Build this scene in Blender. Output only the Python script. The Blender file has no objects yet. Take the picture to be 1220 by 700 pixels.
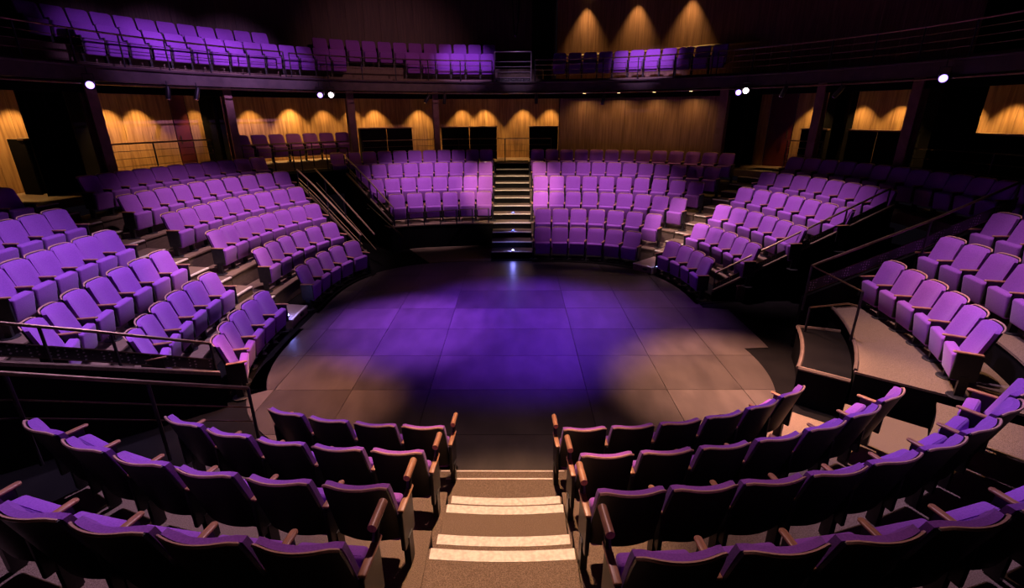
import bpy, bmesh, math, random
from mathutils import Vector, Matrix
random.seed(4)
sc = bpy.context.scene
col = sc.collection
PI = math.pi
def rad(a): return a * PI / 180.0

# ------------------------------------------------------------------ camera
F_PX, PITCH, YAW, ROLL = 585.0, 0.353, -0.008, 0.005
cam_d = bpy.data.cameras.new('camera')
cam = bpy.data.objects.new('camera', cam_d); col.objects.link(cam)
cam_d.sensor_fit = 'HORIZONTAL'; cam_d.sensor_width = 36.0
cam_d.lens = F_PX / 1220.0 * 36.0
cam_d.clip_start = 0.05; cam_d.clip_end = 100
_r = Vector((math.cos(YAW), -math.sin(YAW), 0))
_f = Vector((math.sin(YAW) * math.cos(PITCH), math.cos(YAW) * math.cos(PITCH), -math.sin(PITCH)))
_dn = _f.cross(_r)
_x = _r * math.cos(ROLL) + _dn * math.sin(ROLL)
_y = _r * math.sin(ROLL) - _dn * math.cos(ROLL)
_z = -_f
cam.matrix_world = Matrix(((_x.x, _y.x, _z.x, 0.108), (_x.y, _y.y, _z.y, -9.242), (_x.z, _y.z, _z.z, 3.945), (0, 0, 0, 1)))
sc.camera = cam

# ------------------------------------------------------------------ world, exposure
w = bpy.data.worlds.new('world'); sc.world = w; w.use_nodes = True
w.node_tree.nodes['Background'].inputs[0].default_value = (0.5, 0.35, 0.6, 1)
w.node_tree.nodes['Background'].inputs[1].default_value = 0.004
vs = sc.view_settings
vs.view_transform = 'Standard'; vs.look = 'None'; vs.gamma = 1.0; vs.use_curve_mapping = False
vs.exposure = 0.0

# ------------------------------------------------------------------ stage lanterns hung in the grid
def spot(name, loc, target, power, color, size=40, blend=0.6, radius=0.15, parent=None):
    d = bpy.data.lights.new(name, 'SPOT'); d.energy = power; d.color = color
    d.spot_size = rad(size); d.spot_blend = blend; d.shadow_soft_size = radius
    o = bpy.data.objects.new(name, d); col.objects.link(o)
    o.location = loc
    o.rotation_euler = (Vector(target) - Vector(loc)).to_track_quat('-Z', 'Y').to_euler()
    if parent is not None:
        o.parent = parent
    return o
WARM = (1.0, 0.56, 0.30)
PINK = (1.0, 0.62, 0.80)
VIO = (0.74, 0.50, 1.0)
DEEP = (0.20, 0.05, 1.0)
# house wash over the seating banks
spot('lantern_left_far', (-4.2, 1.5, 8.9), (-6.4, 2.9, 1.2), 4300, PINK, 46, 1.0, 0.12)
spot('lantern_left_near', (-3.8, -0.8, 8.9), (-6.1, -2.0, 1.2), 4200, VIO, 50, 1.0, 0.12)
spot('lantern_centre_left', (-1.6, 4.4, 8.9), (-2.7, 7.1, 1.9), 3900, PINK, 34, 1.0, 0.12)
spot('lantern_centre_right', (1.8, 3.7, 8.9), (2.7, 6.2, 1.2), 4000, PINK, 43, 1.0, 0.12)
spot('lantern_right_far', (3.9, 1.4, 8.9), (6.1, 2.8, 1.1), 4100, PINK, 40, 1.0, 0.12)
spot('lantern_right_near', (4.2, -1.6, 8.9), (6.8, -2.4, 1.5), 2500, PINK, 38, 1.0, 0.12)
spot('lantern_front_left', (-1.6, -2.0, 8.8), (-4.0, -5.6, 1.4), 3000, VIO, 46, 1.0, 0.15)
spot('lantern_front_right', (1.8, -2.0, 8.8), (5.0, -5.4, 1.4), 3300, VIO, 46, 1.0, 0.15)
spot('lantern_front_centre', (0.0, -2.2, 8.8), (0.0, -6.0, 1.2), 1500, (1.0, 0.60, 0.62), 50, 1.0, 0.15)
# warm work light on the aisles and the right-hand walkway
spot('lantern_steps', (0.3, -2.2, 8.6), (0.0, -5.7, 0.4), 4600, WARM, 22, 0.6, 0.12)
spot('lantern_walkway', (1.5, -1.2, 8.8), (4.7, -4.2, 0.3), 6500, WARM, 19, 1.0, 0.12)
spot('lantern_ramp', (4.6, -0.8, 8.9), (5.8, -2.9, 0.7), 1700, WARM, 20, 0.9, 0.1)
spot('lantern_far_stairs', (0.0, 1.5, 8.8), (0.0, 7.4, 1.2), 6500, (1.0, 0.74, 0.50), 24, 0.6, 0.1)
spot('lantern_right_aisle', (1.8, 0.6, 8.8), (4.9, 4.1, 1.0), 5000, (1.0, 0.72, 0.60), 18, 0.8, 0.1)
spot('lantern_left_aisle', (-1.5, 0.3, 8.8), (-6.0, 0.0, 0.8), 3600, (1.0, 0.66, 0.5), 20, 0.8, 0.1)
# (the reddish panel wall is washed by its own lamps under the balcony edge)
# stage colour
spot('lantern_stage_violet', (-3.0, 3.0, 8.8), (-2.1, -0.3, 0), 19000, (0.31, 0.075, 1.0), 24, 1.0, 0.15)
spot('lantern_stage_blue', (2.5, 3.0, 8.8), (0.3, 0.1, 0), 23000, (0.17, 0.035, 1.0), 36, 1.0, 0.2)
spot('lantern_stage_mauve', (3.5, 3.0, 8.8), (2.6, 0.3, 0), 3200, (0.42, 0.13, 1.0), 28, 1.0, 0.15)
spot('lantern_stage_warm_left', (-1.2, -1.0, 8.8), (-3.1, -3.0, 0), 9500, (1.0, 0.44, 0.30), 22, 1.0, 0.1)
spot('lantern_stage_warm_right', (3.0, -1.0, 8.8), (3.4, -2.4, 0), 19000, (1.0, 0.50, 0.36), 27, 1.0, 0.1)
# balcony colour
spot('lantern_balcony_left', (1.8, -1.8, 8.8), (-9.3, 4.2, 5.3), 4000, (0.66, 0.32, 1.0), 15, 1.0, 0.1)
spot('lantern_balcony_mid_left', (1.8, -1.8, 8.8), (-8.7, 5.6, 5.3), 7000, (0.70, 0.34, 1.0), 16, 1.0, 0.1)
spot('lantern_balcony_inner_left', (1.8, -1.8, 8.8), (-7.7, 7.0, 5.3), 6000, (0.74, 0.36, 1.0), 16, 1.0, 0.1)
spot('lantern_balcony_centre', (-1.0, 3.0, 9.0), (-1.7, 10.3, 5.5), 2400, (0.66, 0.32, 1.0), 19, 0.9, 0.1)
spot('lantern_balcony_right', (2.5, 3.0, 9.0), (4.6, 9.4, 5.4), 3400, (0.80, 0.46, 1.0), 20, 1.0, 0.1)
spot('lantern_balcony_dim_left', (0.0, 0.0, 8.9), (-4.2, 9.8, 5.6), 1000, (1.0, 0.42, 0.5), 36, 1.0, 0.15)
spot('lantern_balcony_gate', (0.3, 3.0, 9.0), (0.2, 9.6, 5.3), 900, (0.8, 0.5, 1.0), 12, 0.8, 0.1)

# ------------------------------------------------------------------ materials
MATS = {}
def newmat(name):
    m = bpy.data.materials.new(name); m.use_nodes = True
    nt = m.node_tree; b = nt.nodes['Principled BSDF']
    MATS[name] = m
    return m, nt, b
def N(nt, t, **kw):
    n = nt.nodes.new(t)
    for k, v in kw.items():
        if k in n.inputs.keys(): n.inputs[k].default_value = v
        else: setattr(n, k, v)
    return n
def noise_mat(name, c1, c2, scale, rough=0.7, bump=0.0, stretch=(1, 1, 1), detail=4, metallic=0.0, rnd=0.0, spec=0.5, sheen=0.0, lo=0.35, hi=0.65):
    m, nt, b = newmat(name)
    tc = N(nt, 'ShaderNodeTexCoord'); mp = N(nt, 'ShaderNodeMapping'); mp.inputs['Scale'].default_value = stretch
    nz = N(nt, 'ShaderNodeTexNoise'); nz.inputs['Scale'].default_value = scale; nz.inputs['Detail'].default_value = detail
    cr = N(nt, 'ShaderNodeValToRGB')
    cr.color_ramp.elements[0].position = lo; cr.color_ramp.elements[1].position = hi
    cr.color_ramp.elements[0].color = (*c1, 1); cr.color_ramp.elements[1].color = (*c2, 1)
    nt.links.new(tc.outputs['Object'], mp.inputs['Vector'])
    oi = N(nt, 'ShaderNodeObjectInfo')
    ad = N(nt, 'ShaderNodeVectorMath', operation='ADD')
    sclr = N(nt, 'ShaderNodeVectorMath', operation='SCALE'); sclr.inputs['Scale'].default_value = 37.0
    cmb = N(nt, 'ShaderNodeCombineXYZ')
    for k in range(3): nt.links.new(oi.outputs['Random'], cmb.inputs[k])
    nt.links.new(cmb.outputs[0], sclr.inputs[0]); nt.links.new(sclr.outputs[0], ad.inputs[1]); nt.links.new(mp.outputs[0], ad.inputs[0])
    nt.links.new(ad.outputs[0], nz.inputs['Vector']); nt.links.new(nz.outputs['Fac'], cr.inputs['Fac'])
    out = cr.outputs['Color']
    if rnd > 0:
        hs = N(nt, 'ShaderNodeHueSaturation')
        mr = N(nt, 'ShaderNodeMapRange'); mr.inputs['To Min'].default_value = 1 - rnd; mr.inputs['To Max'].default_value = 1 + rnd
        nt.links.new(oi.outputs['Random'], mr.inputs['Value']); nt.links.new(mr.outputs[0], hs.inputs['Value'])
        nt.links.new(out, hs.inputs['Color']); out = hs.outputs['Color']
    nt.links.new(out, b.inputs['Base Color'])
    b.inputs['Roughness'].default_value = rough; b.inputs['Metallic'].default_value = metallic
    b.inputs['Specular IOR Level'].default_value = spec
    if sheen: b.inputs['Sheen Weight'].default_value = sheen
    if bump:
        bp = N(nt, 'ShaderNodeBump'); bp.inputs['Strength'].default_value = bump; bp.inputs['Distance'].default_value = 0.01
        nt.links.new(nz.outputs['Fac'], bp.inputs['Height']); nt.links.new(bp.outputs[0], b.inputs['Normal'])
    return m
noise_mat('fabric', (0.24, 0.065, 0.42), (0.30, 0.085, 0.50), 90, 0.85, 0.15, sheen=0.15, spec=0.2, rnd=0.06)
noise_mat('shell', (0.006, 0.005, 0.007), (0.010, 0.008, 0.011), 40, 0.5, 0.05, spec=0.3)
noise_mat('rim_wood', (0.46, 0.25, 0.20), (0.60, 0.35, 0.28), 30, 0.2, 0, (1, 8, 1))
noise_mat('arm_wood', (0.27, 0.115, 0.065), (0.44, 0.21, 0.11), 14, 0.4, 0.05, (6, 1, 1), rnd=0.1)
noise_mat('black_metal', (0.010, 0.009, 0.011), (0.018, 0.016, 0.018), 20, 0.45, 0, spec=0.4)
noise_mat('rail_metal', (0.20, 0.13, 0.085), (0.28, 0.19, 0.13), 12, 0.28, 0, metallic=0.95)
noise_mat('black_paint', (0.0035, 0.003, 0.0035), (0.006, 0.0052, 0.0055), 3, 0.85, 0.03, spec=0.06)
noise_mat('carpet', (0.095, 0.066, 0.045), (0.25, 0.18, 0.13), 160, 0.95, 0.5, detail=2, spec=0.1, lo=0.3, hi=0.7)
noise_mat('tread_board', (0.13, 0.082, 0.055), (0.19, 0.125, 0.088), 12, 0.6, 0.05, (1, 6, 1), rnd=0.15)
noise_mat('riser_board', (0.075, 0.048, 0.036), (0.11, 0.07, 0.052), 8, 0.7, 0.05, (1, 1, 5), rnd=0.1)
noise_mat('nosing', (0.60, 0.50, 0.42), (0.78, 0.68, 0.58), 30, 0.6, 0.02)
noise_mat('stage_board', (0.044, 0.034, 0.030), (0.070, 0.055, 0.048), 2.2, 0.34, 0.04, (1.6, 0.7, 1), detail=8, rnd=0.32, spec=0.5)
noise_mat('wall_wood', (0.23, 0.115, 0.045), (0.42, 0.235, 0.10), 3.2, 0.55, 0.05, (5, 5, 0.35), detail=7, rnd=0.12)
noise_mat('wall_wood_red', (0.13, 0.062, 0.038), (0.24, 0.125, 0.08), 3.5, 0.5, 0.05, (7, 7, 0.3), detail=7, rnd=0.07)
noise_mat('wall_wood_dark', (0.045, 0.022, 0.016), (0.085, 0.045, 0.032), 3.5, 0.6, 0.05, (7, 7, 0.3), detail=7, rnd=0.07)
noise_mat('door_red', (0.075, 0.007, 0.008), (0.10, 0.010, 0.011), 5, 0.5, 0.02)
noise_mat('column_paint', (0.17, 0.088, 0.068), (0.23, 0.125, 0.10), 5, 0.5, 0.04)
noise_mat('fascia_paint', (0.045, 0.028, 0.03), (0.07, 0.045, 0.045), 4, 0.5, 0.04)
noise_mat('cap_wood', (0.12, 0.06, 0.035), (0.2, 0.10, 0.055), 8, 0.45, 0.03, (1, 1, 6))
noise_mat('rail_gleam', (0.34, 0.23, 0.12), (0.46, 0.32, 0.18), 9, 0.35, 0, metallic=0.4)  # rail metal with the golden gleam of lit rails put into its colour
noise_mat('pale_metal', (0.28, 0.23, 0.26), (0.38, 0.32, 0.36), 9, 0.35, 0, metallic=0.3)
noise_mat('step_box', (0.26, 0.18, 0.145), (0.36, 0.26, 0.21), 9, 0.6, 0.04, (1, 6, 1))
noise_mat('chrome', (0.5, 0.48, 0.5), (0.6, 0.58, 0.6), 4, 0.2, 0, metallic=1.0)
def emat(name, c, s):
    m, nt, b = newmat(name)
    b.inputs['Base Color'].default_value = (*c, 1)
    b.inputs['Emission Color'].default_value = (*c, 1); b.inputs['Emission Strength'].default_value = s
    return m
emat('lens_violet', (0.40, 0.24, 1.0), 4)
emat('lens_white', (1.0, 0.80, 0.86), 12)
emat('lens_warm', (1.0, 0.62, 0.25), 6)
emat('led_blue', (0.05, 0.08, 1.0), 14)
emat('led_white', (0.30, 0.34, 1.0), 40)
# perforated infill: dark sheet with a grid of small round holes
m, nt, b = newmat('perforated')
tc = N(nt, 'ShaderNodeTexCoord'); vo = N(nt, 'ShaderNodeTexVoronoi'); vo.inputs['Scale'].default_value = 22
vo.inputs['Randomness'].default_value = 0.25
cr = N(nt, 'ShaderNodeValToRGB'); cr.color_ramp.elements[0].position = 0.22; cr.color_ramp.elements[1].position = 0.3
cr.color_ramp.elements[0].color = (0.30, 0.27, 0.30, 1); cr.color_ramp.elements[1].color = (0.012, 0.010, 0.012, 1)
nt.links.new(tc.outputs['Object'], vo.inputs['Vector']); nt.links.new(vo.outputs['Distance'], cr.inputs['Fac'])
nt.links.new(cr.outputs['Color'], b.inputs['Base Color']); b.inputs['Roughness'].default_value = 0.5

# ------------------------------------------------------------------ mesh helpers
class MB:
    def __init__(s): s.v = []; s.f = []
    def add(s, vs, fs):
        o = len(s.v); s.v += [tuple(p) for p in vs]; s.f += [tuple(i + o for i in f) for f in fs]; return s
    def box(s, c, d, rx=0.0, rz=0.0, bev=0.0):
        hx, hy, hz = d[0] / 2, d[1] / 2, d[2] / 2
        M = Matrix.Rotation(rz, 3, 'Z') @ Matrix.Rotation(rx, 3, 'X')
        if bev <= 0:
            pts = [Vector((x, y, z)) for x in (-hx, hx) for y in (-hy, hy) for z in (-hz, hz)]
            fs = [(0, 1, 3, 2), (4, 6, 7, 5), (0, 4, 5, 1), (2, 3, 7, 6), (0, 2, 6, 4), (1, 5, 7, 3)]
        else:
            bm = bmesh.new(); bmesh.ops.create_cube(bm, size=1)
            for v in bm.verts: v.co = Vector((v.co.x * 2 * hx, v.co.y * 2 * hy, v.co.z * 2 * hz))
            bmesh.ops.bevel(bm, geom=bm.edges[:], offset=bev, segments=3, profile=0.5, affect='EDGES')
            bm.verts.index_update(); pts = [v.co.copy() for v in bm.verts]; fs = [[v.index for v in f.verts] for f in bm.faces]; bm.free()
        return s.add([M @ p + Vector(c) for p in pts], fs)
    def tube(s, pts, r, n=8, cap=True):
        pts = [Vector(p) for p in pts]; k = len(pts); rings = []
        up = None
        for i, p in enumerate(pts):
            t = (pts[min(i + 1, k - 1)] - pts[max(i - 1, 0)]).normalized()
            if up is None: up = Vector((0, 0, 1)) if abs(t.z) < 0.9 else Vector((1, 0, 0))
            a = t.cross(up).normalized(); b_ = a.cross(t).normalized(); up = b_
            rings.append([p + a * r * math.cos(2 * PI * j / n) + b_ * r * math.sin(2 * PI * j / n) for j in range(n)])
        vs_ = [q for rg in rings for q in rg]; fs = []
        for i in range(k - 1):
            for j in range(n):
                fs.append((i * n + j, i * n + (j + 1) % n, (i + 1) * n + (j + 1) % n, (i + 1) * n + j))
        if cap: fs += [tuple(range(n))[::-1], tuple((k - 1) * n + j for j in range(n))]
        return s.add(vs_, fs)
    def prism(s, poly, z0, z1):
        n = len(poly)
        vs_ = [(x, y, z0) for x, y in poly] + [(x, y, z1) for x, y in poly]
        fs = [tuple(range(n))[::-1], tuple(range(n, 2 * n))] + [(i, (i + 1) % n, n + (i + 1) % n, n + i) for i in range(n)]
        return s.add(vs_, fs)
    def arcwall(s, inner, outer, z0, z1):
        # strip of quads between two arcs of equal length (works for concave rings)
        n = len(inner)
        vs_ = [(x, y, z0) for x, y in inner] + [(x, y, z0) for x, y in outer] + [(x, y, z1) for x, y in inner] + [(x, y, z1) for x, y in outer]
        fs = []
        for i in range(n - 1):
            fs += [(i, i + 1, n + i + 1, n + i), (2 * n + i, 3 * n + i, 3 * n + i + 1, 2 * n + i + 1),
                   (i, 2 * n + i, 2 * n + i + 1, i + 1), (n + i, n + i + 1, 3 * n + i + 1, 3 * n + i)]
        fs += [(0, n, 3 * n, 2 * n), (n - 1, 3 * n - 1, 4 * n - 1, 2 * n - 1)]
        return s.add(vs_, fs)
    def lathe(s, prof, n=16, c=(0, 0, 0)):
        vs_ = []; fs = []
        for r, z in prof:
            for j in range(n): vs_.append((c[0] + r * math.cos(2 * PI * j / n), c[1] + r * math.sin(2 * PI * j / n), c[2] + z))
        for i in range(len(prof) - 1):
            for j in range(n): fs.append((i * n + j, i * n + (j + 1) % n, (i + 1) * n + (j + 1) % n, (i + 1) * n + j))
        fs += [tuple(range(n))[::-1], tuple((len(prof) - 1) * n + j for j in range(n))]
        return s.add(vs_, fs)
    def mesh(s, name, mat, smooth=False):
        me = bpy.data.meshes.new(name); me.from_pydata(s.v, [], s.f)
        bm = bmesh.new(); bm.from_mesh(me); bmesh.ops.recalc_face_normals(bm, faces=bm.faces[:]); bm.to_mesh(me); bm.free()
        me.materials.append(MATS[mat])
        if smooth:
            for p in me.polygons: p.use_smooth = True
            try: me.set_sharp_from_angle(angle=rad(40))
            except Exception: pass
        return me
    def build(s, name, mat, parent=None, smooth=False):
        return link(name, s.mesh(name, mat, smooth), parent)
def link(name, me, parent=None):
    o = bpy.data.objects.new(name, me); col.objects.link(o)
    if parent is not None: o.parent = parent
    return o
def tag(o, label, cat=None, group=None, kind=None):
    o['label'] = label
    if cat: o['category'] = cat
    if group: o['group'] = group
    if kind: o['kind'] = kind
    return o
def empty(name, loc=(0, 0, 0), rz=0.0):
    o = bpy.data.objects.new(name, None); col.objects.link(o)
    o.empty_display_size = 0.1
    o.location = loc; o.rotation_euler = (0, 0, rz); return o
def pol(r, deg): return (r * math.cos(rad(deg)), r * math.sin(rad(deg)))
ORD = ['zeroth', 'first', 'second', 'third', 'fourth', 'fifth', 'sixth', 'seventh', 'eighth', 'ninth', 'tenth',
       'eleventh', 'twelfth', 'thirteenth', 'fourteenth', 'fifteenth', 'sixteenth']

# ------------------------------------------------------------------ the bowl: row curves round the stage
RISE, R1, TR, AMP = 0.367, 4.794, 0.938, 0.306
RN1, TN, ANR = 5.140, 0.845, 0.229
def row_r(i, deg):           # far and side banks: top front edge of the seat backs
    return R1 + i * TR - (AMP + 0.004 * i) * math.cos(4 * rad(deg))
def row_rn(i, deg):          # near bank
    return RN1 + i * TN - ANR * math.cos(4 * rad(deg))
def rowr(i, deg, near=False): return row_rn(i, deg) if near else row_r(i, deg)
def nose(i, deg, near=False): return rowr(i, deg, near) - 0.45
def normal_dir(i, deg, near=False):
    a = ANR if near else AMP + 0.004 * i
    dr = 4 * a * math.sin(4 * rad(deg)); r = rowr(i, deg, near)
    return deg - math.degrees(math.atan2(dr, r))
def arc(fn, a0, a1, n=28): return [pol(fn(a0 + (a1 - a0) * k / n), a0 + (a1 - a0) * k / n) for k in range(n + 1)]

# ------------------------------------------------------------------ floor and stage boards
fl = MB().lathe([(13.6, -0.10), (13.6, -0.014)], 72).build('floor', 'black_paint')
tag(fl, 'black painted auditorium floor under the seating and stage', 'floor', kind='structure')
def STAGE_R(d):
    b_ = 0.42 * max(0.0, math.sin(PI * (d + 158) / 142)) ** 0.7 if -158 < d < -16 else 0.0
    return row_r(0, d) - 0.36 + b_ + (0.5 if -16 <= d < 8 else 0.0)
stage_poly = [pol(STAGE_R(d), d) for d in [k * 2.0 - 180 for k in range(180)]]
def clip_rect(poly, x0, x1, y0, y1):
    def cl(P, ins, inter):
        out = []
        for i in range(len(P)):
            a, b_ = P[i - 1], P[i]
            if ins(b_):
                if not ins(a): out.append(inter(a, b_))
                out.append(b_)
            elif ins(a): out.append(inter(a, b_))
        return out
    def ix(v): return lambda a, b_: (v, a[1] + (b_[1] - a[1]) * (v - a[0]) / (b_[0] - a[0]))
    def iy(v): return lambda a, b_: (a[0] + (b_[0] - a[0]) * (v - a[1]) / (b_[1] - a[1]), v)
    P = cl(poly, lambda p: p[0] >= x0, ix(x0))
    if P: P = cl(P, lambda p: p[0] <= x1, ix(x1))
    if P: P = cl(P, lambda p: p[1] >= y0, iy(y0))
    if P: P = cl(P, lambda p: p[1] <= y1, iy(y1))
    return P
stage = empty('floor'); tag(stage, 'dark scuffed stage floor of large square boards lit violet', 'stage', kind='structure')
xs = [-6.1, -4.78, -3.58, -2.39, -1.2, 1.18, 2.40, 3.55, 4.75, 6.1]
ys = [-5.6, -3.85, -2.74, -1.62, -0.50, 0.58, 1.70, 2.85, 4.0, 5.6]
for a in range(len(xs) - 1):
    for c in range(len(ys) - 1):
        P = clip_rect(stage_poly, xs[a] + 0.004, xs[a + 1] - 0.004, ys[c] + 0.004, ys[c + 1] - 0.004)
        if len(P) < 3: continue
        ar = abs(sum(P[k - 1][0] * P[k][1] - P[k][0] * P[k - 1][1] for k in range(len(P)))) / 2
        if ar < 0.03: continue
        MB().prism(P, -0.013, 0.0).build('board', 'stage_board', stage)

# ------------------------------------------------------------------ seating tiers and stairs
def edge(theta, d):          # block edge: radial line shifted sideways by d metres (towards +angle)
    return lambda r: theta + math.degrees(math.asin(max(-0.95, min(0.95, d / r))))
def sector(fi, fo, e0, e1, z0, z1, n=24):
    ri0 = fi((e0(6) + e1(6)) / 2); ro0 = fo((e0(6) + e1(6)) / 2)
    a0, a1 = e0(ri0), e1(ri0); b0, b1 = e0(ro0), e1(ro0)
    inner = [pol(fi(a0 + (a1 - a0) * k / n), a0 + (a1 - a0) * k / n) for k in range(n + 1)]
    outer = [pol(fo(b0 + (b1 - b0) * k / n), b0 + (b1 - b0) * k / n) for k in range(n + 1)]
    return inner, outer
def tier(label, rows, e0, e1, near=False, front=None, mat='tread_board', rmat='riser_board'):
    t = empty('seating_tier'); tag(t, label, 'seating tier', kind='structure')
    for i in rows:
        fi = (lambda i: (lambda d: nose(i, d, near)))(i)
        fo = (lambda i: (lambda d: nose(i + 1, d, near)))(i)
        if front is not None and i == rows[0]: fi = front
        inner, outer = sector(fi, fo, e0, e1, 0, 0)
        z = i * RISE
        if i == 0:
            MB().arcwall(inner, outer, -0.013, 0.0).build('tread', mat if near else 'black_paint', t)
        else:
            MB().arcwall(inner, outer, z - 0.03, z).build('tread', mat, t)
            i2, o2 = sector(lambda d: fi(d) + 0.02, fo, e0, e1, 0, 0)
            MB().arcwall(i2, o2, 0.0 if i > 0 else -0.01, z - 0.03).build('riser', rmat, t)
    return t
E_B = (edge(41, 0.42), edge(90, -0.62)); E_A = (edge(90, 0.62), edge(124.8, 0.0))
E_C = (edge(11, 0.0), edge(34.4, 0.33)); E_H = (edge(139.5, 0.0), edge(171.0, 0.33))
E_G = (edge(-180, 0.50), edge(-143.3, 0.0)); E_D = (edge(-37.5, 0.0), edge(0, -1.12))
E_E = (edge(-90, 0.60), edge(-40.0, 0.0)); E_F = (edge(-124.5, 0.0), edge(-90, -0.60))
tier('stepped brown tier under the right centre seating block', range(0, 6), *E_B)
tier('stepped tier with black front wall under the left centre block', range(2, 6), *E_A, rmat='black_paint')
tier('stepped tier under the far right seating block', range(0, 5), *E_C)
tier('stepped tier under the far left seating block', range(0, 6), *E_H)
tier('stepped tier under the near left seating block', range(0, 6), *E_G)
tier('carpeted tier of the near right block beside the entrance ramp', range(2, 6), *E_D, front=lambda d: 5.75, mat='carpet', rmat='black_paint')
tier('carpeted tier under the front right seating block', range(0, 6), *E_E, near=True, mat='carpet', rmat='black_paint')
tier('carpeted tier under the front left seating block', range(0, 6), *E_F, near=True, mat='carpet', rmat='black_paint')
# right-hand top tier runs on over the entrance passage
tt = empty('seating_tier'); tag(tt, 'dark top tier bridging the right entrance passage', 'seating tier', kind='structure')
i_, o_ = sector(lambda d: nose(5, d), lambda d: nose(6, d), edge(-10, 0), E_C[1], 0, 0)
MB().arcwall(i_, o_, 5 * RISE - 0.25, 5 * RISE).build('tread', 'carpet', tt)

def stairs(label, e0, e1, near=False, n=12, mat='tread_board', rmat='riser_board', box=0.0):
    t = empty('aisle_stairs'); tag(t, label, 'stairs', kind='structure')
    d0 = 0.45 if not near else 0.31
    sh0 = 0.19 if near else 0.0
    for j in range(1, n + 1):
        i = (j + 1) // 2; half = j % 2 == 1
        back = (-d0 if half else 0.0) + sh0
        if j == 1: back -= box
        fi = lambda d: nose(i, d, near) + back
        fo = (lambda d: nose(i, d, near) + sh0 + 0.01) if half else (lambda d: nose(i + 1, d, near) + sh0 - d0 + 0.01)
        if j == n: fo = lambda d: nose(i, d, near) + 0.9
        z = j * RISE / 2
        mid = (e0(6) + e1(6)) / 2
        inner, outer = sector(lambda d: fi(mid), lambda d: fo(mid), e0, e1, 0, 0, 6)
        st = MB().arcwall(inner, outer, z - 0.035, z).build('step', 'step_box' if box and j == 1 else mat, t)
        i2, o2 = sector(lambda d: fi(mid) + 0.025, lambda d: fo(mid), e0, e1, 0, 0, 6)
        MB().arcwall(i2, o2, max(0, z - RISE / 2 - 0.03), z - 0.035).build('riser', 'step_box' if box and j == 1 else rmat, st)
        if box and j == 1:
            sx, sy = pol(fi(mid) + 0.012, mid)
            sl = MB().box((0, 0, 0), (0.12, 0.03, 0.045)).build('slot', 'black_metal', st); sl.location = (sx, sy, z * 0.5); sl.rotation_euler = (0, 0, rad(mid - 90))
        n0, n1 = sector(lambda d: fi(mid) - 0.004, lambda d: fi(mid) + (0.045 if not near else 0.10), e0, e1, 0, 0, 6)
        sh = 0.97
        cx = (n0[0][0] + n0[-1][0]) / 2; cy = (n0[0][1] + n0[-1][1]) / 2
        n0 = [(cx + (x - cx) * sh, cy + (y - cy) * sh) for x, y in n0]; n1 = [(cx + (x - cx) * sh, cy + (y - cy) * sh) for x, y in n1]
        MB().arcwall(n0, n1, z - 0.02, z + 0.003).build('nosing', 'nosing', st)
    return t
stairs('far stairs between the two centre blocks with pale nosings', edge(90, -0.60), edge(90, 0.60), mat='riser_board', rmat='black_paint')
stairs('right aisle stairs between centre and far right blocks', edge(34.4, 0.36), edge(41, 0.39), box=0.50)
stairs('left aisle stairs between near left and far left blocks', edge(171, 0.36), edge(180, 0.47), box=0.26)
stairs('near carpeted steps with broad white nosings', edge(-90, -0.58), edge(-90, 0.58), near=True, n=10, mat='carpet', rmat='carpet')
# thin tape line where the near steps meet the stage
tp = empty('floor_tape'); tag(tp, 'thin pale tape outline on carpet where near steps meet the stage', 'tape', kind='structure')
MB().box((-0.05, -4.55, 0.002), (1.45, 0.018, 0.003)).build('strip', 'nosing', tp)
MB().box((-0.05, -4.68, 0.002), (1.30, 0.022, 0.003)).build('strip', 'nosing', tp)
ft = MB().box((-0.03, -5.0, -0.006), (1.75, 0.95, 0.013)).build('trim_1', 'carpet')
tag(ft, 'brown carpet strip at the foot of near steps', 'carpet', kind='structure')
# low lit ledge before the left centre block
lg, lo_ = sector(lambda d: row_r(0, d) - 0.34, lambda d: nose(2, d), edge(90, 0.62), edge(120, 0), 0, 0)
tag(MB().arcwall(lg, lo_, -0.013, 0.004).build('trim_2', 'carpet'), 'brown floor ledge below the black wall of left centre block', 'ledge', kind='structure')

# walkway ring behind the top row
wk = MB().arcwall(arc(lambda d: 10.05, -22, 205, 60), arc(lambda d: 13.2, -22, 205, 60), 6 * RISE - 0.2, 6 * RISE).build('floor', 'tread_board')
tag(wk, 'brown walkway floor behind the top seating rows', 'walkway', kind='structure')
for a0, a1, nm in ((124, 140, 'left'),):
    lt = MB().arcwall(arc(lambda d: 9.2, a0, a1, 10), arc(lambda d: 10.1, a0, a1, 10), 1.45, 6 * RISE).build('trim_3', 'black_paint')
    tag(lt, 'black lintel above the left entrance passage', 'lintel', kind='structure')

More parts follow.
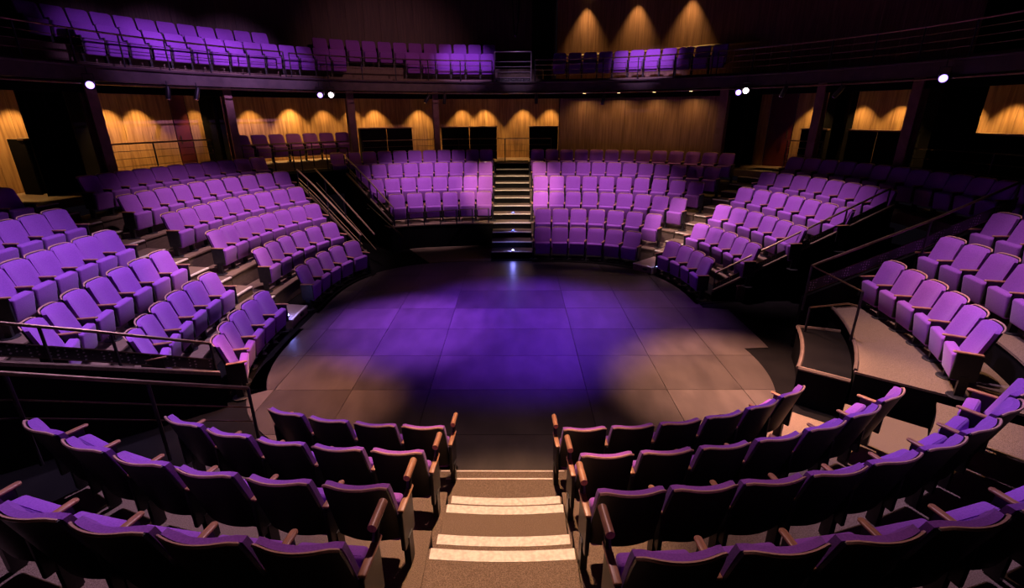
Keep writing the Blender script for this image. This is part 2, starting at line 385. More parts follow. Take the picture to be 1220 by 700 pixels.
# ------------------------------------------------------------------ seats
def grid_pad(name, mat, hw0, hw1, z0, z1, y0, y1, thick, curve, corner, nu=12, nv=9, puff=0.02, both=True):
    """curved padded panel: front towards -y, lean from (y0,z0) to (y1,z1)"""
    b_ = MB(); front = []; back = []
    for j in range(nv + 1):
        v = j / nv
        for k in range(nu + 1):
            u = -1 + 2 * k / nu
            hw = hw0 + (hw1 - hw0) * v
            top_drop = corner * (max(0, abs(u) - 0.7) / 0.3) ** 2.2 * (v ** 3)
            x = u * hw * (1 - 0.03 * (v ** 10))
            z = z0 + (z1 - z0) * v - top_drop
            y = y0 + (y1 - y0) * (z - z0) / (z1 - z0) - curve * u * u
            ed = max(abs(u) ** 6, abs(2 * v - 1) ** 8)
            front.append((x, y + puff * ed, z)); back.append((x, y + thick - 0.4 * puff * ed, z))
    nn = nu + 1; m_ = len(front)
    fs = []
    for j in range(nv):
        for k in range(nu):
            a = j * nn + k
            fs.append((a, a + 1, a + nn + 1, a + nn)); fs.append((m_ + a, m_ + a + nn, m_ + a + nn + 1, m_ + a + 1))
    ring = [k for k in range(nn)] + [j * nn + nu for j in range(1, nv + 1)] + [nv * nn + k for k in range(nu - 1, -1, -1)] + [j * nn for j in range(nv - 1, 0, -1)]
    for a, c in zip(ring, ring[1:] + ring[:1]): fs.append((a, m_ + a, m_ + c, c))
    b_.add(front + back, fs)
    return b_.mesh(name, mat, True), back, ring, m_
ME = {}
ME['back_cushion'], _b, _rg, _m = grid_pad('back_cushion', 'fabric', 0.236, 0.230, 0.34, 0.868, -0.15, 0.008, 0.085, 0.058, 0.03, puff=0.03)
ME['back_shell'], _b, _rg, _m = grid_pad('back_shell', 'shell', 0.246, 0.226, 0.26, 0.872, -0.095, 0.090, 0.020, 0.058, 0.03, puff=0.0)
# wooden edge over the top of the shell and down its sides
pts = []
nu_, nv_ = 12, 9
for j in range(nv_, nv_ + 1): pts.append(_b[j * 13 + 0])
for k in range(1, 13): pts.append(_b[nv_ * 13 + k])
ME['top_rim'] = MB().tube([(x, y - 0.006, z + 0.007) for x, y, z in pts], 0.0105, 6).mesh('top_rim', 'rim_wood', True)
ME['seat_pan'] = MB().box((0, -0.235, 0.345), (0.425, 0.115, 0.35), rx=rad(9), bev=0.03).mesh('seat_pan', 'fabric', True)
ME['piping'] = MB().tube([(-0.195, -0.228, 0.516), (-0.12, -0.224, 0.519), (0.12, -0.224, 0.519), (0.195, -0.228, 0.516)], 0.006, 6).mesh('piping', 'fabric', True)
_a = MB().box((0, -0.185, 0.566), (0.048, 0.26, 0.022), bev=0.009)
_a.lathe([(0.018, -0.011), (0.024, -0.005), (0.024, 0.005), (0.018, 0.011)], 12, (0, -0.315, 0.566))
ME['armrest'] = _a.mesh('armrest', 'arm_wood', True)
_s = MB().box((0, -0.17, 0.385), (0.034, 0.25, 0.345), bev=0.008).box((0, -0.16, 0.14), (0.05, 0.09, 0.26))
ME['standard'] = _s.mesh('standard', 'black_metal')
ME['foot'] = MB().lathe([(0.115, 0.0), (0.115, 0.010), (0.10, 0.016), (0.03, 0.018)], 16, (0, -0.16, 0)).mesh('foot', 'black_metal')
ME['grab_handle'] = MB().tube([(0, -0.46, 0.69), (0, -0.45, 0.69), (0, -0.27, 0.685), (0, -0.26, 0.685)], 0.027, 12).mesh('grab_handle', 'arm_wood', True)
ME['handle_arm'] = MB().tube([(0, -0.22, 0.45), (0, -0.30, 0.60), (0, -0.35, 0.675)], 0.02, 8).mesh('handle_arm', 'black_metal', True)

N_SEATS = 0
def put(name, me, parent, x=0.0):
    o = link(name, me, parent)
    if x: o.location.x = x
    return o
def seat(x, y, z, phi, label, group, first, last, handle=0, simple=False, foot=True):
    global N_SEATS; N_SEATS += 1
    o = empty('theatre_seat', (x, y, z), rad(phi - 90)); tag(o, label, 'seat', group)
    put('back_cushion', ME['back_cushion'], o); put('back_shell', ME['back_shell'], o)
    pan = put('seat_pan', ME['seat_pan'], o)
    if simple:
        put('standard', ME['standard'], o, -0.265)
        return o
    put('piping', ME['piping'], pan)
    put('top_rim', ME['top_rim'], o)
    for sx in ([-0.265] + ([0.265] if last else [])):
        put('armrest', ME['armrest'], o, sx); put('standard', ME['standard'], o, sx)
        if foot: put('foot', ME['foot'], o, sx)
    if handle:
        h = put('grab_handle', ME['grab_handle'], o, handle * 0.262); put('handle_arm', ME['handle_arm'], h)
    return o
def seat_row(i, a_start, a_end, n, where, rowname, anchor, group, near=False, dr=0.0, handle=False, shown=None, ztop=None):
    """n seats from a_start (at the anchor) to a_end"""
    dirn = 1 if a_end > a_start else -1
    for k in range(n):
        a = a_start + (a_end - a_start) * (k / (n - 1) if n > 1 else 0)
        if shown is not None and k >= shown: break
        r = rowr(i, a, near) + dr
        x, y = pol(r, a); phi = normal_dir(i, a, near)
        # local +x points to falling angle
        last = (k == n - 1) if dirn < 0 else (k == 0)
        first = (k == 0)
        hd = 0
        if handle and first: hd = -1 if dirn < 0 else 1
        lab = 'purple tip-up seat, %s from %s, %s row of %s' % (ORD[k + 1], anchor, rowname, where)
        seat(x, y, i * RISE if ztop is None else ztop, phi, lab, group, first, last, hd, foot=not near)
def block(rows, where, anchor, group, near=False, handle=False):
    for q, (i, a0, a1, n, dr) in enumerate(rows):
        seat_row(i, a0, a1, n, where, ORD[q + 1], anchor, group, near, dr, handle)
block([(0, 79.0, 49.7, 6, 0.06), (1, 80.2, 48.3, 7, 0), (2, 81.9, 46.1, 9, 0), (3, 82.6, 45.9, 10, 0.03), (4, 83.5, 45.7, 12, 0.05), (5, 84.3, 45.2, 13, -0.12)],
      'right centre block', 'far stairs', 'seats of the right centre block')
block([(2, 97.9, 121.0, 6, 0.05), (3, 96.9, 123.3, 8, 0.1), (4, 96.4, 123.8, 9, 0.12), (5, 95.9, 127.2, 11, -0.08)],
      'left centre block', 'far stairs', 'seats of the left centre block')
block([(0, 169.8, 144.3, 5, 0), (1, 170.5, 144.1, 6, -0.04), (2, 170.9, 142.5, 8, 0), (3, 171.4, 141.7, 9, -0.02), (4, 171.5, 140.8, 10, -0.02), (5, 170.6, 141.8, 11, 0.04)],
      'far left block', 'left aisle', 'seats of the far left block')
block([(0, -169.2, -146.8, 5, 0.05), (1, -170.8, -145.9, 6, 0.02), (2, -173.7, -146.2, 7, 0), (3, -175.0, -157.0, 6, 0), (4, -176.5, -166.5, 4, -0.03), (5, -177.6, -171.2, 3, 0)],
      'near left block', 'left aisle', 'seats of the near left block')
block([(0, 34.4, 16.9, 4, -0.07), (1, 33.2, 12.6, 5, -0.1), (2, 34.2, 11.4, 6, -0.07), (3, 34.6, 10.8, 7, 0), (4, 34.4, 10.9, 8, 0.02), (5, 33.3, -5.6, 14, 0.08)],
      'far right block', 'right aisle', 'seats of the far right block')
block([(2, -13.4, -34.9, 6, 0), (3, -10.3, -26.1, 5, 0.04), (4, -8.1, -19.0, 4, 0)],
      'near right block', 'right entrance', 'seats of the near right block')
block([(0, -80.4, -51.0, 6, 0), (1, -81.3, -50.6, 7, 0.04), (2, -82.4, -48.4, 9, 0.03), (3, -83.1, -63.1, 6, 0.01)],
      'front right block', 'near steps', 'seats of the front right block', near=True, handle=True)
block([(0, -100.2, -118.1, 4, -0.03), (1, -99.1, -120.0, 5, 0), (2, -98.5, -122.2, 6, -0.01), (3, -97.5, -113.2, 5, -0.03)],
      'front left block', 'near steps', 'seats of the front left block', near=True, handle=True)
# one more row against the wooden wall, behind the left passage
for k in range(7):
    a = 141.6 - k * 2.93
    x, y = pol(10.75, a)
    seat(x, y, 2.45, a, 'dim purple seat, %s from the left in the wall row below balcony' % ORD[k + 1], 'wall row under the balcony', k == 0, k == 6)
pf = MB().arcwall(arc(lambda d: 10.2, 122.5, 143, 12), arc(lambda d: 11.3, 122.5, 143, 12), 6 * RISE, 2.45).build('seating_tier', 'tread_board')
tag(pf, 'low platform under the wall row of seats', 'platform', kind='structure')

# ------------------------------------------------------------------ balcony
BZ = 4.95
bal = empty('balcony'); tag(bal, 'curved upper balcony ring with pipe edge above the walkway', 'balcony', kind='structure')
MB().arcwall(arc(lambda d: 9.55, -22, 202, 80), arc(lambda d: 13.0, -22, 202, 80), BZ - 0.12, BZ).build('slab', 'black_paint', bal)
MB().arcwall(arc(lambda d: 9.50, -22, 202, 80), arc(lambda d: 9.62, -22, 202, 80), BZ - 0.30, BZ - 0.02).build('fascia', 'fascia_paint', bal)
MB().tube([(*pol(9.43, -22 + 224 * k / 90), BZ + 0.0) for k in range(91)], 0.03, 8).build('pipe', 'fascia_paint', bal, True)
MB().tube([(*pol(9.40, -22 + 224 * k / 90), BZ - 0.36) for k in range(91)], 0.024, 8).build('pipe', 'rail_metal', bal, True)
MB().arcwall(arc(lambda d: 10.15, -22, 202, 80), arc(lambda d: 10.3, -22, 202, 80), BZ - 0.52, BZ - 0.12).build('beam', 'black_paint', bal)
MB().arcwall(arc(lambda d: 10.72, 84, 200, 40), arc(lambda d: 12.0, 84, 200, 40), BZ, BZ + 0.52).build('step', 'tread_board', bal)
MB().arcwall(arc(lambda d: 9.95, -20, 202, 80), arc(lambda d: 12.0, -20, 202, 80), BZ, BZ + 0.12).build('step', 'tread_board', bal)
def bseat(r, a, z, lab, grp): 
    x, y = pol(r, a); seat(x, y, z, a, lab, grp, False, False, simple=True)
n = 0
for k in range(14):
    bseat(10.40, 161.0 - k * 2.86, BZ + 0.13, 'violet-lit balcony seat, %s from left in lower row, left side' % ORD[k + 1], 'balcony seats on the left')
for k in range(12):
    bseat(11.30, 163.6 - k * 2.62, BZ + 0.53, 'dim balcony seat, %s from left in upper row, left side' % ORD[k + 1], 'balcony seats on the left')
for k in range(6):
    bseat(10.40, 95.0 + k * 2.95, BZ + 0.13, 'violet-lit balcony seat, %s left of the balcony gate, lower row' % ORD[k + 1], 'balcony seats left of the gate')
for k in range(12):
    bseat(11.30, 94.4 + k * 2.80, BZ + 0.53, 'dim balcony seat, %s left of the balcony gate, upper row' % ORD[k + 1], 'balcony seats left of the gate')
for k in range(11):
    bseat(10.40, 80.5 - k * 3.0, BZ + 0.13, 'balcony seat, %s right of the gate below three wall lamps' % ORD[k + 1], 'balcony seats right of the gate')

# ------------------------------------------------------------------ rails
def along(P, Q, t): return tuple(P[k] + (Q[k] - P[k]) * t for k in range(3))
def handrail(label, path, drop, posts, bars=(), r=0.022, infill=None, cat='railing', group=None, mat='rail_metal'):
    """path: top rail points; drop: height of the rail above its footing; posts: list of parameters along path"""
    o = empty('handrail', (path[0][0], path[0][1], path[0][2] - drop))
    tag(o, label, cat, group)
    b0 = Vector(o.location)
    rel = [tuple(Vector(p) - b0) for p in path]
    def at(t):
        s = t * (len(rel) - 1); k = min(int(s), len(rel) - 2); return along(rel[k], rel[k + 1], s - k)
    MB().tube(rel, r, 8).build('top_rail', mat, o, True)
    for d in bars:
        MB().tube([(x, y, z - d) for x, y, z in rel], 0.008, 6).build('bar', mat, o, True)
    for t in posts:
        p = at(t); MB().tube([(p[0], p[1], p[2] - drop), p], 0.018, 8).build('post', 'black_metal', o, True)
    if infill:
        d0, d1 = infill; b_ = MB()
        for k in range(len(rel) - 1):
            p, q = Vector(rel[k]), Vector(rel[k + 1]); t = (q - p); nrm = Vector((-t.y, t.x, 0)).normalized() * 0.004
            vs_ = [p - Vector((0, 0, d0)) + nrm, q - Vector((0, 0, d0)) + nrm, q - Vector((0, 0, d1)) + nrm, p - Vector((0, 0, d1)) + nrm]
            vs_ += [v - 2 * nrm for v in vs_]
            b_.add(vs_, [(0, 1, 2, 3), (7, 6, 5, 4), (0, 4, 5, 1), (1, 5, 6, 2), (2, 6, 7, 3), (3, 7, 4, 0)])
        b_.build('infill_panel', 'perforated', o)
    return o
# far right block, along the right entrance
handrail('long sloping handrail with perforated panel beside the right entrance passage', [(4.50, 1.06, 0.63), (7.98, 1.24, 2.42)], 0.62, (0.0, 0.24, 0.5, 0.76, 1.0), (0.26, 0.40), infill=(0.27, 0.39))
handrail('sloping handrail with perforated panel beside near right block', [(5.05, -1.36, 1.53), (7.07, -1.06, 2.23), (8.6, -0.85, 2.85)], 0.80, (0.0, 0.5, 0.98), (0.28, 0.48), infill=(0.29, 0.47))
handrail('level handrail along the front edge of near right block', [(5.05, -1.36, 1.53), (5.12, -2.55, 1.50)], 0.78, (1.0,), (), r=0.014)
handrail('low handrail going down the entrance ramp on the right', [(4.86, -1.85, 0.98), (5.02, -2.45, 1.28), (5.10, -2.55, 1.28)], 0.43, (0.0,), (), r=0.014)
handrail('sloping handrail with perforated panel in front of near left block', [(-4.13, -3.12, 0.97), (-5.12, -3.85, 1.50), (-5.66, -4.24, 1.77), (-6.6, -4.95, 2.24)], 0.62, (0.0, 0.27, 0.52, 0.78), (0.25, 0.42), infill=(0.26, 0.41))
handrail('black handrail with thin bars closing off front left block', [(-2.98, -4.33, 0.99), (-3.6, -4.95, 1.43), (-4.25, -5.60, 1.90), (-5.2, -6.5, 2.4)], 0.95, (0.0, 0.33, 0.66, 1.0), (0.26, 0.45))
handrail('sloping handrail with painted golden gleam beside the far left block', [(-3.90, 3.24, 0.98), (-5.60, 4.83, 2.05), (-6.30, 5.50, 2.42)], 0.62, (0.02, 0.35, 0.7, 1.0), (0.24, 0.36), mat='rail_gleam')
handrail('second sloping handrail inside the left entrance passage', [(-3.66, 3.60, 0.92), (-5.20, 5.10, 1.98), (-5.9, 5.8, 2.42)], 0.65, (0.35, 0.7), (0.42,), mat='rail_gleam')
handrail('sloping handrail beside the left centre block', [(-3.56, 5.45, 1.30), (-4.53, 6.52, 1.98), (-5.60, 7.65, 2.66)], 0.62, (0.0, 0.33, 0.66, 1.0), (0.30, 0.42), infill=(0.31, 0.41), mat='rail_gleam')
handrail('low handrail on the outer wall of left passage', [(-3.2, 4.85, 0.55), (-4.6, 6.4, 1.25)], 0.55, (0.1, 0.8), ())
handrail('thin guard rail before the first row of left centre block', [(*pol(5.98 + 0.0, 97 + 4.8 * k), 2 * RISE + 0.44) for k in range(6)], 0.44, (0, 0.2, 0.4, 0.6, 0.8, 1.0), (), r=0.010)
# black sloping side walls of the entrance passages
for k, (P_, Q_, lab) in enumerate((((4.46, 1.00, 0.21), (8.10, 1.19, 2.05), 'black sloping wall of the right passage below far right block'),
                                  ((-3.78, 3.22, 0.46), (-6.4, 5.72, 1.92), 'black sloping wall of left passage beside far left block'),
                                  ((-3.62, 5.36, 0.85), (-5.70, 7.62, 2.20), 'black sloping wall of left passage beside left centre block'),
                                  ((-4.06, -3.16, 0.50), (-6.65, -5.10, 1.80), 'black sloping wall under the near left handrail'),
                                  ((5.05, -1.28, 0.95), (8.6, -0.77, 2.2), 'black sloping wall of the right passage beside near right block'))):
    v_ = Vector((Q_[0] - P_[0], Q_[1] - P_[1], 0)); nrm = Vector((-v_.y, v_.x, 0)).normalized() * 0.03; b_ = MB()
    pts_ = [Vector((P_[0], P_[1], 0)), Vector((Q_[0], Q_[1], 0)), Vector(Q_), Vector(P_)]
    b_.add([p_ + nrm for p_ in pts_] + [p_ - nrm for p_ in pts_], [(0, 1, 2, 3), (7, 6, 5, 4), (0, 4, 5, 1), (1, 5, 6, 2), (2, 6, 7, 3), (3, 7, 4, 0)])
    tag(b_.build('wall_passage', 'black_paint'), lab, 'wall', kind='structure')
# sloping timber kerbs on those walls
for k, (P_, Q_, lab) in enumerate((((4.46, 1.00, 0.235), (8.10, 1.19, 2.075), 'pale sloping kerb under the right passage handrail'), ((-3.78, 3.22, 0.485), (-6.4, 5.72, 1.945), 'sloping timber kerb beside the far left block'),
                                  ((-3.62, 5.36, 0.875), (-5.70, 7.62, 2.225), 'sloping timber kerb beside the left centre block'), ((-4.06, -3.16, 0.525), (-6.65, -5.10, 1.825), 'sloping timber kerb beside the near left block'))):
    v_ = Vector(Q_) - Vector(P_); nrm = Vector((-v_.y, v_.x, 0)).normalized() * 0.03; up_ = Vector((0, 0, 0.025)); b_ = MB()
    b_.add([Vector(e_) + s1 * nrm + s2 * up_ for e_ in (P_, Q_) for s1 in (-1, 1) for s2 in (-1, 1)], [(0, 1, 3, 2), (4, 6, 7, 5), (0, 4, 5, 1), (2, 3, 7, 6), (0, 2, 6, 4), (1, 5, 7, 3)])
    tag(b_.build('trim_%d' % (5 + k), 'tread_board'), lab, 'kerb', kind='structure')
# guard rails of the upper walkway
handrail('black guard rail before the left wooden wall behind top row', [(*pol(10.15, 163 - 3.8 * k), 3.27) for k in range(5)], 1.07, (0.0, 0.42, 1.0), (0.18, 0.36, 0.54, 0.72), r=0.02)
handrail('guard rail above the left entrance passage', [(*pol(9.35, 140 - 3.6 * k), 2.9) for k in range(5)], 0.75, (0.0, 0.35, 0.7, 1.0), (0.18, 0.36, 0.54), r=0.02)
handrail('metal guard rail in front of dim wall row', [(*pol(10.2, 143 - 3.4 * k), 3.06) for k in range(7)], 0.86, (0.0, 0.42, 0.6, 1.0), (0.12, 0.24, 0.36, 0.48), r=0.018)
handrail('thin guard rail behind the left centre block', [(*pol(10.2, 121 - 4.9 * k), 3.04) for k in range(9)], 0.84, (0, 0.5, 0.75, 1.0), (0.22, 0.44), r=0.014)
handrail('guard rail before the red door at the right', [(*pol(10.2, 36.5 - 1.4 * k), 3.14) for k in range(5)], 0.94, (0, 1.0), (0.2, 0.4, 0.6), r=0.016)
handrail('thin guard rail behind the dark right top row', [(*pol(10.2, 18 - 4 * k), 3.1) for k in range(6)], 0.9, (0, 0.5, 1.0), (0.22, 0.44), r=0.014)
# balcony front rail: four lengths and a gate
def brail(label, a0, a1, z, nposts):
    k = max(3, int(abs(a1 - a0) / 3))
    path = [(*pol(9.52, a0 + (a1 - a0) * j / k), z) for j in range(k + 1)]
    handrail(label, path, z - BZ, [j / (nposts - 1) for j in range(nposts)], (0.16, 0.32, 0.48), r=0.02, group='balcony front rails')
brail('balcony front rail on the left before violet seats', 179, 135, 5.66, 8)
brail('balcony front rail between left seats and the gate', 134, 94.2, 5.64, 7)
brail('balcony front rail right of the gate', 85.2, 50, 5.66, 6)
brail('dark balcony front rail at the far right', 49, 5, 5.66, 8)
gt = empty('balcony_gate', (0, 9.50, BZ)); tag(gt, 'pale rectangular gate with bars in the middle of balcony rail', 'gate')
MB().tube([(-0.60, 0, 0.0), (-0.60, 0, 0.97), (0.66, 0, 0.97), (0.66, 0, 0.0)], 0.022, 8).build('gate_frame', 'pale_metal', gt, True)
for dz in (0.15, 0.33, 0.5, 0.66): MB().tube([(-0.60, 0, dz), (0.66, 0, dz)], 0.010, 6).build('bar', 'pale_metal', gt, True)
MB().box((0.03, 0.02, 0.07), (1.22, 0.01, 0.14)).build('kick_plate', 'perforated', gt)

# ------------------------------------------------------------------ walls
def wall_panels(parent, a0, a1, z0, z1, r, mat, w_=0.62, th=0.04, gap=0.006, name='panel'):
    L = abs(a1 - a0) * PI / 180 * r; k = max(1, round(L / w_)); g = gap / r * 180 / PI
    for j in range(k):
        b0 = a0 + (a1 - a0) * j / k; b1 = a0 + (a1 - a0) * (j + 1) / k
        s_ = 1 if b1 > b0 else -1
        b0 += s_ * g / 2; b1 -= s_ * g / 2
        mid = (b0 + b1) / 2; P0, P1 = Vector(pol(r, b0)), Vector(pol(r, b1)); wd = (P1 - P0).length
        c = (P0 + P1) / 2
        o = MB().box((0, th / 2, (z1 - z0) / 2), (wd, th, z1 - z0)).build(name, mat, parent)
        o.location = (c.x, c.y, z0); o.rotation_euler = (0, 0, rad(mid - 90))
WZ = 6 * RISE
wb = empty('wall_back'); tag(wb, 'curved golden wooden panel wall under the balcony', 'wall', kind='structure')
for a0, a1 in ((174, 163.6), (157.6, 148.1), (145.9, 144.1), (139.9, 104.0), (104.0, 81.0), (45.6, 44.0), (40.1, 36.0), (31.9, 24.4), (19.0, 6)):
    wall_panels(wb, a0, a1, WZ, BZ - 0.12, 12.0, 'wall_wood', 0.6)
wd = empty('wall_back'); tag(wd, 'black wall stretches between the wooden panels', 'wall', kind='structure')
for a0, a1 in ((163.6, 157.6), (144.1, 139.9), (81.0, 45.6), (36.0, 31.9), (24.4, 19.0), (6, -22), (200, 174)):
    wall_panels(wd, a0, a1, WZ, BZ - 0.12, 12.02, 'black_paint', 1.4)
wr = empty('wall_front'); tag(wr, 'large reddish brown wooden panel wall behind the right centre block', 'wall', kind='structure')
wall_panels(wr, 80.2, 48.6, 5 * RISE, BZ - 0.28, 10.32, 'wall_wood_red', 0.47, 0.06, 0.004)
for k, (a0, a1, lab) in enumerate(((148.0, 146.0, 'narrow dark red door beside the left wooden wall'), (43.9, 40.2, 'dark red door at the head of the right aisle'))):
    d_ = empty('door_%d' % (k + 1)); tag(d_, lab, 'door', kind='structure')
    wall_panels(d_, a0, a1, WZ, BZ - 0.3, 12.0, 'door_red', 2, name='leaf')
    hx, hy = pol(11.9, a1 + 0.5 if a1 < 90 else a0 - 0.3)
    MB().tube([(hx, hy, 3.1), (hx, hy, 3.35)], 0.018, 8).build('pull_handle', 'black_metal', d_)
wu = empty('wall_upper'); tag(wu, 'dark upper wall behind the balcony seats', 'wall', kind='structure')
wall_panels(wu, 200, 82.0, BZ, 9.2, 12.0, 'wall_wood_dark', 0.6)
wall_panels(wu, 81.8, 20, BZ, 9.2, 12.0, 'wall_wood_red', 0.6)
wall_panels(wu, 20, -22, BZ, 9.2, 12.0, 'black_paint', 1.4)
wbar = MB().tube([(*pol(11.9, 82 - 1.0 * k), 5.98 + 0.004 * k) for k in range(36)], 0.05, 6).build('trim_4', 'cap_wood')
tag(wbar, 'wooden ledge along the upper wall behind right balcony seats', 'ledge', kind='structure')
# projecting dark pier by the gate
pr = empty('wall_pier'); tag(pr, 'dark projecting pier beside the balcony gate', 'wall', kind='structure')
wall_panels(pr, 86.3, 82.2, BZ, 9.2, 11.6, 'black_paint', 2)
ce = MB().lathe([(13.6, 9.2), (13.6, 9.3)], 64).build('ceiling', 'black_paint')
tag(ce, 'black ceiling above the theatre', 'ceiling', kind='structure')
# near side shell so that the room closes behind the viewer
wn = empty('wall_near'); tag(wn, 'black wall behind the near seating', 'wall', kind='structure')
wall_panels(wn, -22, -158, 0, 9.2, 12.6, 'black_paint', 2.4)

# columns carrying the balcony
for a, lab, wd_ in ((163.2, 'leftmost', 0.24), (144.0, 'second from left', 0.22), (122.7, 'third from left', 0.24), (105.9, 'fourth from left', 0.20), (48.3, 'fifth from left', 0.26), (32.4, 'sixth from left', 0.22), (19.0, 'rightmost', 0.24)):
    x, y = pol(10.10, a)
    c_ = empty('column', (x, y, 5 * RISE), rad(a - 90)); tag(c_, 'reddish brown balcony column, %s of the columns' % lab, 'column', 'columns under the balcony')
    h = BZ - 0.12 - 5 * RISE
    MB().box((0, 0, h / 2), (wd_, 0.05, h)).build('flange', 'column_paint', c_)
    MB().box((0, 0.11, h / 2), (0.03, 0.17, h)).build('web', 'column_paint', c_)
    MB().box((0, 0.22, h / 2), (wd_, 0.05, h)).build('flange', 'column_paint', c_)
    MB().box((0, 0.1, h - 0.04), (wd_ + 0.12, 0.4, 0.06)).build('cap_plate', 'column_paint', c_)
# black curtains beside columns
for a0, a1, lab in ((169.3, 163.9, 'black hanging drape at the left behind top row'), (48.0, 45.3, 'black drape beside the reddish panel wall'), (31.6, 29.8, 'black drape right of the sixth column'), (18.2, 13.4, 'black drape right of the rightmost column'), (144.9, 144.4, 'narrow black drape by second column')):
    b_ = MB(); k = 24; inn = []; out = []
    for j in range(k + 1):
        a = a0 + (a1 - a0) * j / k; wv = 0.05 * math.sin(j * 1.9)
        inn.append(pol(10.75 + wv, a)); out.append(pol(10.77 + wv, a))
    b_.arcwall(inn, out, WZ, BZ - 0.12)
    tag(b_.build('drape', 'black_paint', None, True), lab, 'drape', 'black drapes on the walkway')
# enclosed boxes with wooden caps
for a0, a1, lab in ((168.5, 166.3, 'leftmost'), (120.0, 110.1, 'second from left'), (104.3, 93.2, 'third from left'), (86.6, 80.9, 'beside the far stairs'), (37.0, 33.3, 'by the red door'), (30.2, 22.2, 'second from right'), (16.4, 6.0, 'rightmost')):
    mid = (a0 + a1) / 2; x, y = pol(11.15, mid)
    o = empty('spectator_box', (x, y, WZ), rad(mid - 90)); tag(o, 'black fronted spectator box with wooden cap under balcony, %s' % lab, 'box', 'spectator boxes on the walkway')
    w_ = 2 * 11.15 * math.sin(rad(abs(a0 - a1) / 2)); h = 3.44 - WZ
    k = max(1, round(w_ / 0.95))
    for j in range(k):
        MB().box((-w_ / 2 + (j + 0.5) * w_ / k, 0, h / 2), (w_ / k - 0.02, 0.04, h - 0.04), bev=0.006).build('front_panel', 'black_paint', o)
    for s_ in (-1, 1): MB().box((s_ * (w_ / 2 - 0.02), 0.25, h / 2), (0.04, 0.5, h)).build('side_panel', 'black_paint', o)
    MB().box((0, 0.06, h), (w_ + 0.06, 0.2, 0.045), bev=0.008).build('cap', 'cap_wood', o)

# ------------------------------------------------------------------ lamps
def downlight(a, z, power, r=11.62, size=78, label='', tilt=0.0, grp='wall washers under the balcony', blend=0.6):
    x, y = pol(r, a)
    o = empty('downlight', (x, y, z)); tag(o, label, 'lamp', grp)
    MB().lathe([(0.06, 0.0), (0.065, 0.02), (0.065, 0.14), (0.03, 0.16), (0.012, 0.2)], 14).build('housing', 'black_metal', o, True)
    MB().lathe([(0.05, -0.004), (0.05, 0.0)], 14).build('lens', 'lens_warm', o)
    l = spot('downlight_lamp', (0, 0, -0.02), (0, 0, -1), power, (1.0, 0.58, 0.19), size, blend, 0.03, o)
    return o
k = 0
for a, z, pw in ((170.5, 4.58, 60), (166.2, 4.58, 90), (156.2, 4.58, 110), (152.6, 4.58, 110), (145.0, 4.58, 60), (137.0, 4.58, 80), (130.7, 4.62, 150), (125.2, 4.58, 80), (120.2, 4.58, 50), (116.2, 4.58, 95), (108.0, 4.58, 95), (99.7, 4.58, 95), (95.4, 4.58, 95), (88.0, 4.58, 95), (82.8, 4.58, 85), (37.0, 4.60, 70), (30.9, 4.58, 75), (26.2, 4.58, 75), (18.4, 4.58, 95), (14.0, 4.58, 95)):
    k += 1
    lab = 'small black downlight washing the wooden wall, %s from the left' % (ORD[k] if k < len(ORD) else ['seventeenth', 'eighteenth', 'nineteenth', 'twentieth'][k - 17])
    downlight(a, z, pw * 2.4, label=lab)
for a, lab in ((75.0, 'left'), (68.0, 'second'), (61.0, 'third'), (54.0, 'right')):
    downlight(a, 4.58, 42, r=9.86, size=150, label='small lamp washing the reddish panel wall, %s of four' % lab, grp='lamps before the reddish panel wall', blend=1.0)
downlight(132, 4.6, 55, r=9.9, size=120, label='added warm fill lamp above the dim wall row of seats', grp='wall washers under the balcony', blend=1.0)  # fill lamp added to lift the wall row out of black
for a, lab in ((76.5, 'left of three'), (67.6, 'middle of three'), (58.6, 'right of three')):
    downlight(a, 8.06, 420, r=11.72, size=64, label='high wall lamp above right balcony seats, %s' % lab, grp='high wall lamps', blend=1.0)
for a, z, c, pw, lab in ((166.6, 4.55, 'violet', 40, 'violet stage lantern under the left balcony edge'), (129.8, 4.49, 'violet', 30, 'violet stage lantern of the pair left of centre'), (127.7, 4.50, 'white', 30, 'white stage lantern of the pair left of centre'),
                         (43.9, 4.48, 'violet', 30, 'violet stage lantern of the right pair'), (42.6, 4.52, 'white', 30, 'white stage lantern of the right pair'), (12.5, 4.58, 'violet', 40, 'violet stage lantern under the far right balcony edge')):
    x, y = pol(9.28, a)
    o = empty('stage_lantern', (x, y, z)); tag(o, lab, 'lantern', 'lanterns on the balcony edge')
    tgt = Vector((0.1, -9.0, 3.6)) - Vector((x, y, z)); q = tgt.to_track_quat('-Z', 'Y').to_matrix().to_4x4()
    def rot(mb_, name, mat):
        ob = mb_.build(name, mat, o, True); ob.rotation_euler = q.to_euler(); return ob
    rot(MB().lathe([(0.10, 0.0), (0.10, 0.16), (0.07, 0.24), (0.03, 0.27)], 16), 'can', 'black_metal')
    rot(MB().lathe([(0.075, -0.012), (0.075, -0.004)], 16), 'lens', 'lens_' + c)
    MB().tube([(-0.12, 0, 0), (-0.12, 0, 0.22), (0.12, 0, 0.22), (0.12, 0, 0)], 0.012, 6).build('yoke', 'black_metal', o)
    MB().tube([(0, 0, 0.22), (0, 0, 0.38)], 0.012, 6).build('hook', 'black_metal', o)
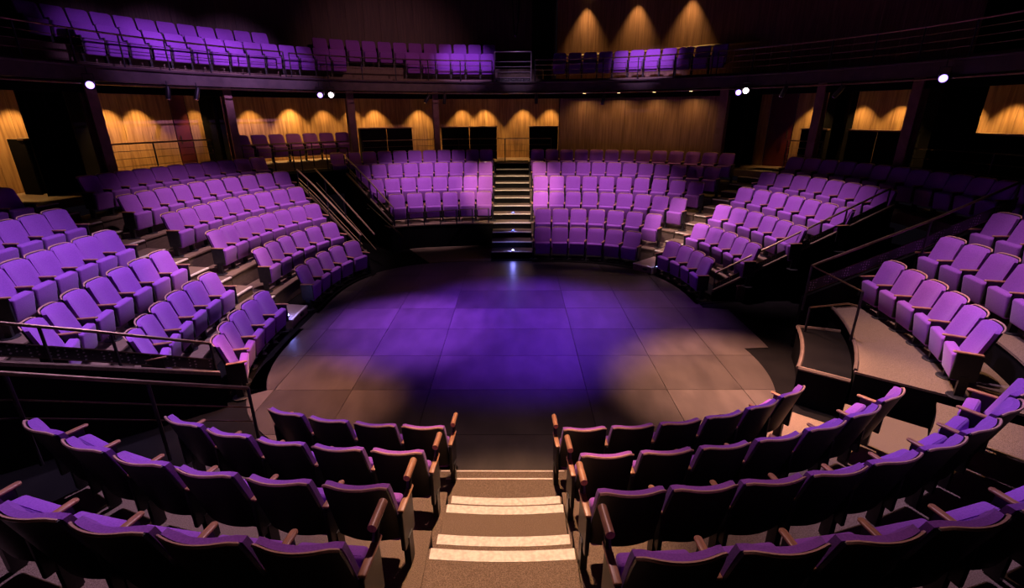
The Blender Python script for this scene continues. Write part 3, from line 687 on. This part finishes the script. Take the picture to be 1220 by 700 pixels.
# unlit lanterns hanging from the balcony pipe
for k, (a, z, tl, lab) in enumerate(((108.0, 4.45, 35, 'unlit lantern hanging tilted left of fourth column'), (104.5, 4.45, 5, 'unlit lantern hanging straight right of fourth column'), (70.5, 4.4, 10, 'unlit lantern in front of the reddish wall'), (151.0, 4.5, 20, 'unlit lantern near the second column'), (36.0, 4.52, 20, 'unlit lantern left of the sixth column'), (27.0, 4.45, 40, 'unlit lantern right of the sixth column'), (155.5, 4.5, 10, 'unlit lantern before the left wooden wall'), (84.8, 4.45, 0, 'unlit lantern above the far stairs'))):
    x, y = pol(9.35, a); o = empty('stage_lantern', (x, y, z), rad(a - 90)); tag(o, lab, 'lantern', 'unlit lanterns on the balcony pipe')
    c_ = MB().lathe([(0.055, -0.2), (0.06, -0.18), (0.06, 0.0), (0.045, 0.1), (0.02, 0.12)], 14).build('can', 'black_metal', o, True); c_.rotation_euler = (0, rad(tl), 0)
    r_ = MB().lathe([(0.062, -0.21), (0.062, -0.195)], 14).build('colour_frame', 'chrome', o, True); r_.rotation_euler = (0, rad(tl), 0)
    MB().tube([(0, 0, 0.0), (0, 0, 0.22)], 0.012, 6).build('hook', 'black_metal', o)
# small blue and white step lights
def steplight(loc, kind, lab, power=1.5):
    o = empty('step_light', loc); tag(o, lab, 'lamp', 'step lights')
    MB().lathe([(0.04, 0.0), (0.04, 0.02), (0.03, 0.028)], 12).build('base', 'black_metal', o, True)
    MB().lathe([(0.028, 0.026), (0.026, 0.04), (0.012, 0.05)], 12).build('lens', 'led_' + kind, o, True)
    d = bpy.data.lights.new('step_lamp', 'POINT'); d.energy = power; d.color = (0.25, 0.25, 1.0); d.shadow_soft_size = 0.03
    l = bpy.data.objects.new('step_lamp', d); col.objects.link(l); l.parent = o; l.location = (0, 0, 0.09)
def nz(i, a): return nose(i, a)
steplight((0.03, nose(1, 90) - 0.42, RISE / 2), 'white', 'bright step light on the lowest far stair', 5)
steplight((0.03, nose(2, 90) - 0.40, RISE * 1.5), 'blue', 'blue step light low on the far stairs')
steplight((0.03, nose(3, 90) - 0.40, RISE * 2.5), 'blue', 'blue step light halfway up far stairs')
steplight((*pol(4.75, 38.2), RISE / 2), 'white', 'bright step light at the foot of right aisle', 4)
steplight((*pol(nose(4, 38) - 0.2, 35.8), RISE * 3.5), 'blue', 'blue step light halfway up right aisle')
steplight((*pol(nose(6, 38) - 0.2, 35.6), RISE * 5.5), 'blue', 'blue step light high on the right aisle')
steplight((*pol(4.42, -176.2), RISE / 2), 'white', 'bright step light at the foot of left aisle', 3)
steplight((*pol(nose(3, 176) - 0.2, -174.8), RISE * 2.5), 'blue', 'blue step light halfway up left aisle')
steplight((*pol(4.95, -45.5), 0.0), 'blue', 'blue floor light at the end of front right row')

# ------------------------------------------------------------------ ramp box at the right entrance
rb = empty('entrance_ramp', (4.7, -3.0, 0)); tag(rb, 'black boxed entrance ramp with brown rim beside near right block', 'ramp')
base = Vector((4.7, -3.0, 0))
i_, o_ = sector(lambda d: 5.12, lambda d: 5.74, edge(-37, 0), edge(-19, 0), 0, 0, 10)
sf = lambda L: [(x - base.x, y - base.y) for x, y in L]
MB().arcwall(sf(i_), sf(o_), 0.0, 0.55).build('body', 'black_paint', rb)
for L in (i_, [i_[0], o_[0]], [i_[-1], o_[-1]]):
    MB().tube([(x - base.x, y - base.y, 0.56) for x, y in L], 0.03, 6).build('rim', 'riser_board', rb)
MB().tube([(*p_, 0.745) for p_ in sf([pol(5.76, -37.2 + k * 2.9) for k in range(11)])], 0.025, 6).build('rim', 'riser_board', rb)
# rigging cable loop hanging from the grid
cb = MB().tube([(0.12 + 0.09 * math.cos(t * PI) * (1.0 if t < 1 else 1), 1.95, 7.6 - 2.2 * math.sin(min(t, 1) * PI)) for t in [k / 20 for k in range(21)]], 0.012, 6).build('rigging_cable', 'chrome', None, True)
tag(cb, 'pale cable loop hanging from the grid above the stage', 'cable')
cb2 = MB().tube([(0.17 + 0.05 * math.cos(t * PI), 2.0, 7.6 - 1.95 * math.sin(t * PI)) for t in [k / 20 for k in range(21)]], 0.009, 6).build('rigging_cable', 'chrome', None, True)
tag(cb2, 'shorter inner cable loop hanging from the grid', 'cable')
print('SEATS', N_SEATS, 'OBJ', len(bpy.data.objects))
